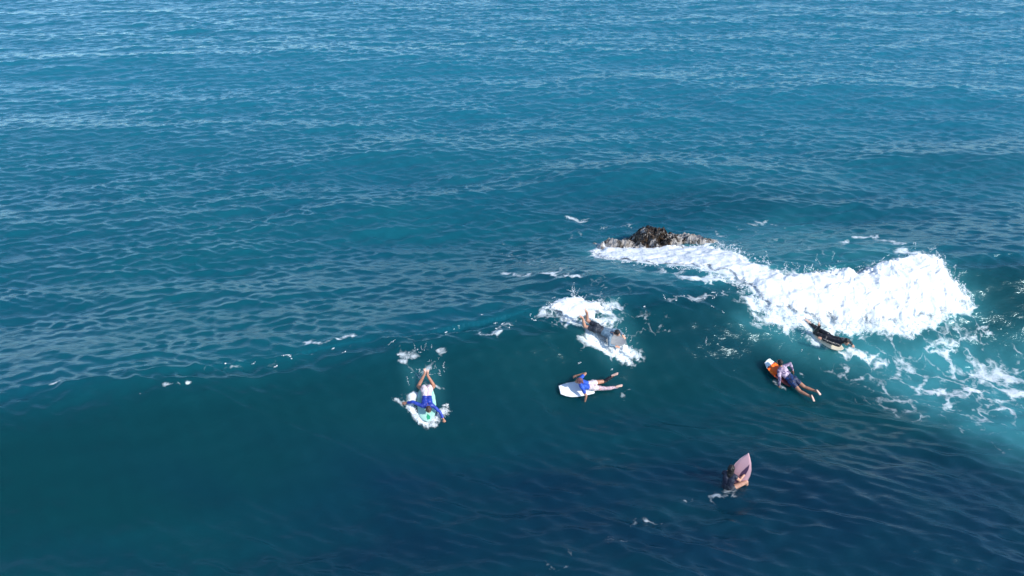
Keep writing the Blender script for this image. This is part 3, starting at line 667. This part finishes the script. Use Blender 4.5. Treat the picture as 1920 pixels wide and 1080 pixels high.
def prone(**k):
    D = dict(hipL=(0, .085, .15), hipR=(0, -.085, .15), waist=(.20, 0, .155), chest=(.42, 0, .195), neck=(.60, 0, .285), head=(.72, 0, .37), _face=((1, 0, -.1), (-.1, 0, 1)),
             shL=(.52, .165, .225), shR=(.52, -.165, .225), elL=(.62, .36, .12), elR=(.62, -.36, .12), wrL=(.80, .34, .02), wrR=(.80, -.34, .02),
             knL=(-.42, .12, .07), knR=(-.42, -.12, .07), anL=(-.80, .15, .12), anR=(-.80, -.15, .12))
    D.update(k); return D
white = mat('white_foam_deck', (.80, .82, .84), .45); cream = mat('cream_deck', (.74, .66, .50), .5); grey = cloth_mat('grey_deck', (.25, .26, .27), (.34, .35, .36), 4, .4, .6, .4)
dgrey = mat('dark_rail', (.05, .055, .06), .4); green = cloth_mat('mint_deck', (.30, .62, .50), (.42, .72, .62), 3, .4, .6); dgreen = mat('green_print', (.03, .38, .20), .45)
pink = mat('pink_slick', (.74, .43, .47), .35); rose = mat('pale_rose_rail', (.80, .52, .52), .4); plum = mat('plum_print', (.10, .05, .11), .4)
orange = cloth_mat('orange_print', (1.0, .13, .004), (1.0, .24, .012), 8, .45, .6, .4); red_dark = mat('maroon_rail', (.14, .03, .03), .45); ice = cloth_mat('pale_blue_deck', (.62, .72, .76), (.78, .84, .86), 7, .45, .6, .4)
hair_brown = cloth_mat('brown_hair', (.05, .028, .02), (.09, .05, .035), 30, .4, .6); hair_black = cloth_mat('black_hair', (.010, .008, .008), (.02, .016, .014), 30, .4, .6); hair_aub = cloth_mat('auburn_hair', (.11, .035, .045), (.19, .075, .08), 12, .4, .6)
neo = cloth_mat('black_neoprene', (.010, .010, .014), (.018, .018, .024), 5, .4, .6, .35)
blue = cloth_mat('blue_lycra', (.015, .07, .42), (.025, .11, .58), 5, .4, .6, .5); navyblue = cloth_mat('royal_blue_lycra', (.012, .035, .30), (.02, .06, .45), 5, .4, .6, .5)
greyblue = cloth_mat('grey_blue_lycra', (.10, .17, .24), (.16, .25, .33), 6, .4, .6, .5); dark_short = cloth_mat('dark_cloth', (.015, .02, .035), (.03, .04, .06), 6, .4, .6)
navy = cloth_mat('navy_cloth', (.010, .022, .075), (.012, .06, .22), 5, .50, .56); mauve = cloth_mat('mauve_print', (.56, .44, .56), (.14, .10, .19), 7, .46, .52); pinkwhite = cloth_mat('pink_white_print', (.66, .46, .48), (.68, .64, .67), 8, .45, .55)
legpat = cloth_mat('patterned_legging_cloth', (.62, .42, .46), (.36, .30, .36), 10, .46, .54)
tan = skin_mat('tan_skin', (.46, .22, .14)); fair = skin_mat('fair_skin', (.60, .32, .22)); brownskin = skin_mat('brown_skin', (.30, .13, .08))
T_ = Matrix.Translation
# 1: green board, coming down the face towards the camera
M1 = frame((796, 712), (803, 792), (799, 737), .0, 1.0, 0)
board('mint green bodyboard pushing up a ring of white foam', 'bodyboard', RD, 1.12, .60, .055, M1 @ T_((-.12, 0, -.01)), .10, green, white, [('print_patch', [(.76, .05), (.84, .42), (.93, .50), (.95, 0), (.86, -.12)], dgreen, True)])
person(prone(head=(.70, .03, .31), _face=((1, .25, -.75), (.75, 0, 1)), neck=(.58, .01, .26),
             elR=(.40, -.44, .24), wrR=(.36, -.62, .10), _handR=((-.1, -1, -.5), (0, 0, -1)), elL=(.72, .38, .17), wrL=(.92, .50, .06), _handL=((.7, .4, -.5), (-.3, 0, -1)),
             hipL=(0, .085, .25), hipR=(0, -.085, .25), waist=(.19, 0, .20), knL=(-.21, .25, .04), knR=(-.21, -.24, .04), anL=(-.46, .04, .30), anR=(-.50, -.05, .32), _footL=((-.6, 0, .8), (-.8, 0, -.4)), _footR=((-.5, 0, .85), (-.8, 0, -.4))),
       'person in a blue rash guard and pale pink shorts paddling on the mint green board', tan, (hair_brown, 'short'),
       [('rash_guard', navyblue, ['torso', 'armL', 'armR', ('foreL', .5), ('foreR', .5)], .009, None), ('shorts', pinkwhite, ['hips', ('thighL', .10), ('thighR', .10)], .012, None)], M1)
# 2: grey board, in the splash
M2 = frame((1094, 606), (1168, 650), (1116, 623), .10, .9, 3)
board('dark grey bodyboard in a burst of white splash', 'bodyboard', RD, .96, .50, .055, M2 @ T_((.14, 0, -.03)), .13, grey, dgrey, [])
person(prone(head=(.70, 0, .40), _face=((1, -.35, -.25), (.1, 0, 1)), neck=(.58, 0, .30), elL=(.70, .34, .10), wrL=(.90, .26, .06), elR=(.62, -.36, .10), wrR=(.84, -.27, .06),
             knL=(-.40, .16, .08), knR=(-.38, -.10, .08), anL=(-.50, .20, .46), anR=(-.56, -.06, .42), _footL=((-.5, .1, .85), (-.8, 0, -.4)), _footR=((-.6, 0, .8), (-.8, 0, -.4))),
       'person in a grey blue top looking ahead on the grey board amid splash', fair, (hair_black, 'short'),
       [('rash_guard', greyblue, ['torso', 'armL', 'armR', ('foreL', .6), ('foreR', .6)], .009, None), ('shorts', dark_short, ['hips', ('thighL', .55), ('thighR', .55)], .014, None)], M2)
# 3: white board, pointing left
M3 = frame((1166, 720), (1047, 731), (1110, 728), .03, .75, 0, -6)
board('white square nosed bodyboard pointing left on calm water', 'bodyboard', BB, 1.14, .56, .055, M3 @ T_((-.02, 0, 0)), .09, white, white, [])
J3 = prone(waist=(.18, 0, .19), chest=(.38, 0, .30), neck=(.52, 0, .45), head=(.58, 0, .58), _face=((1, -.1, .05), (0, 0, 1)), shL=(.45, .165, .38), shR=(.45, -.165, .38), _tail=(-.12, 0, -.28),
             elL=(.34, .37, .20), wrL=(.36, .46, -.04), _handL=((0, .1, -1), (0, -1, 0)), elR=(.20, -.36, .34), wrR=(.44, -.40, .20), _handR=((1, .1, -.5), (0, 0, -1)),
             knL=(-.42, .12, .05), knR=(-.42, -.12, .10), anL=(-.82, .12, .06), anR=(-.70, -.16, .34), _footL=((-1, 0, .12), (-.1, 0, 1)), _footR=((-1, 0, .45), (.35, 0, 1)))
person(J3, 'person in a bright blue top lying on the white board with raised head', tan, (hair_aub, 'tail'),
       [('rash_guard', blue, ['torso', ('armL', .55), ('armR', .55)], .009, None), ('shorts', pinkwhite, ['hips', ('thighL', .25), ('thighR', .25)], .012, None),
        ('legging', neo, ['shinR'], .006, 'black covering on the raised shin'), ('legging', legpat, [('thighL', 1), 'shinL'], .005, 'pink patterned legging')], M3)  # raised shin covered in the wetsuit's black material
# 5: orange nose, heading away to the left
M5 = frame((1518, 742), (1442, 686), (1483, 721), .03, .9, 0)
board('bodyboard with pale nose and bright orange print, held up off the water', 'bodyboard', BB, 1.12, .56, .055, M5 @ T_((-.06, 0, 0)) @ Matrix.Rotation(R(-6), 4, 'Y'), .12, red_dark, red_dark, [('nose_patch', [(.83, -1), (.83, 1), (.999, .98), (.999, -.98)], ice, True), ('orange_patch', [(.50, -.95), (.50, .95), (.825, .95), (.825, -.95)], orange, True)])
person(prone(waist=(.19, 0, .18), chest=(.38, 0, .26), neck=(.54, 0, .38), head=(.63, -.01, .50), _face=((1, -.25, 0), (0, 0, 1)), shL=(.47, .17, .32), shR=(.47, -.17, .32), elL=(.28, .38, .22), wrL=(.22, .40, .0), _handL=((-.4, .1, -1), (0, -1, 0)),
             elR=(.42, -.44, .30), wrR=(.26, -.46, .08), _handR=((-.4, 0, -1), (0, 1, 0)), knL=(-.42, .15, .06), knR=(-.42, -.13, .06), anL=(-.80, .14, .12), anR=(-.80, -.19, .14), _footL=((-.75, .15, -.65), (-.7, 0, .7)), _footR=((-.75, -.2, -.65), (-.7, 0, .7))),
       'person in a mauve patterned top and navy shorts on the orange board', tan, (hair_black, 'short'),
       [('long_sleeve_top', mauve, ['torso', 'armL', 'armR', ('foreL', .85), ('foreR', .85)], .012, None), ('shorts', navy, ['hips', ('thighL', .45), ('thighR', .45)], .016, None)], M5)
# 6: black wetsuit by the foam
M6 = frame((1532, 612), (1592, 665), (1545, 638), .08, .8, 2)
board('cream bodyboard half buried in foam below the broken wave', 'bodyboard', RD, 1.02, .47, .055, M6 @ T_((-.32, 0, -.03)), .10, cream, cream, [])
person(prone(waist=(.19, 0, .20), chest=(.36, 0, .29), neck=(.51, 0, .41), head=(.60, -.03, .55), _face=((.85, -.6, -.05), (.1, 0, 1)), shL=(.47, .165, .32), shR=(.46, -.165, .34), elL=(.66, .36, .22), wrL=(.86, .44, .03), _handL=((1, .2, -.5), (0, 0, -1)),
             elR=(.18, -.33, .41), wrR=(-.10, -.42, .46), _handR=((-.9, -.35, 0), (0, 0, -1)), knL=(-.40, .12, .08), knR=(-.38, -.10, .10), anL=(-.74, .14, .06), anR=(-.42, -.12, .56), _footR=((-.25, 0, .97), (-.9, 0, -.3)), _footL=((-1, 0, 0), (0, 0, 1))),
       'person in a black wetsuit on the cream board, arms spread, one leg kicked up', fair, (hair_black, 'short'),
       [('wetsuit', neo, ['torso', 'hips', 'neck', 'armL', 'armR', 'foreL', 'foreR', 'thighL', 'thighR', 'shinL', 'shinR'], .013, None)], M6)
# 4: sitting up in the water, holding a board upright, seen from behind
o4 = hit(1364, 912); th = R(58)
M4 = T_((o4[0], o4[1], ZS(*o4)-.08)) @ Matrix.Rotation(th, 4, 'Z')
J4 = dict(hipL=(0, .085, 0), hipR=(0, -.085, .06), waist=(-.03, 0, .20), chest=(.0, 0, .42), neck=(.05, 0, .60), head=(.08, 0, .73), _face=((1, .1, -.1), (0, 0, 1)), _back=(-1, 0, 0), shL=(.04, .165, .52), shR=(.04, -.165, .52),
          elL=(.20, .22, .36), wrL=(.40, .06, .36), _handL=((1, -.4, .1), (0, -1, 0)), elR=(.16, -.26, .34), wrR=(.36, -.33, .46), _handR=((.8, -.35, .5), (.6, .6, 0)),
          knL=(.34, .24, -.10), knR=(.32, -.42, .24), anL=(.30, .30, -.50), anR=(.50, -.44, -.22), _footL=((1, 0, -.4), (0, 0, -1)), _footR=((.8, -.2, -.5), (-.3, 0, -1)))
person(J4, 'person with long black hair sitting in the water behind the upright pink board', fair, (hair_black, 'long'),
       [('top', cloth_mat('black_white_cloth', (.015, .02, .045), (.75, .76, .8), 5, .66, .69), ['torso', ('armL', .3)], .009, None), ('shorts', dark_short, ['hips', ('thighL', .2), ('thighR', .2)], .012, None)], M4)
ob = hit(1380, 909); zb = ZS(*ob)
# upright: board x axis points up and leans right, its bottom faces the camera
up = Vector((.20, .10, 1)).normalized(); face_ = Vector((-.45, -1, .1)); face_ = (face_-up*face_.dot(up)).normalized(); yv = (-face_).cross(up)
Mb = Matrix((up, yv, -face_)).transposed().to_4x4(); Mb.translation = (ob[0]+.02, ob[1]+.05, zb-.05)
board('pink bodyboard with plum print held upright by the person with long black hair', 'bodyboard', [(0, .62), (.06, .78), (.2, .92), (.42, 1), (.6, .90), (.78, .62), (.9, .34), (.97, .13), (1, .04)], 1.10, .52, .05, Mb, .03, rose, rose,
      [('print_patch', [(.30, -.05), (.34, .45), (.56, .62), (.74, .72), (.60, .30), (.44, .02)], plum, False), ('print_patch', [(.10, -.35), (.12, .1), (.24, .3), (.22, -.25)], plum, False)], slick=pink)
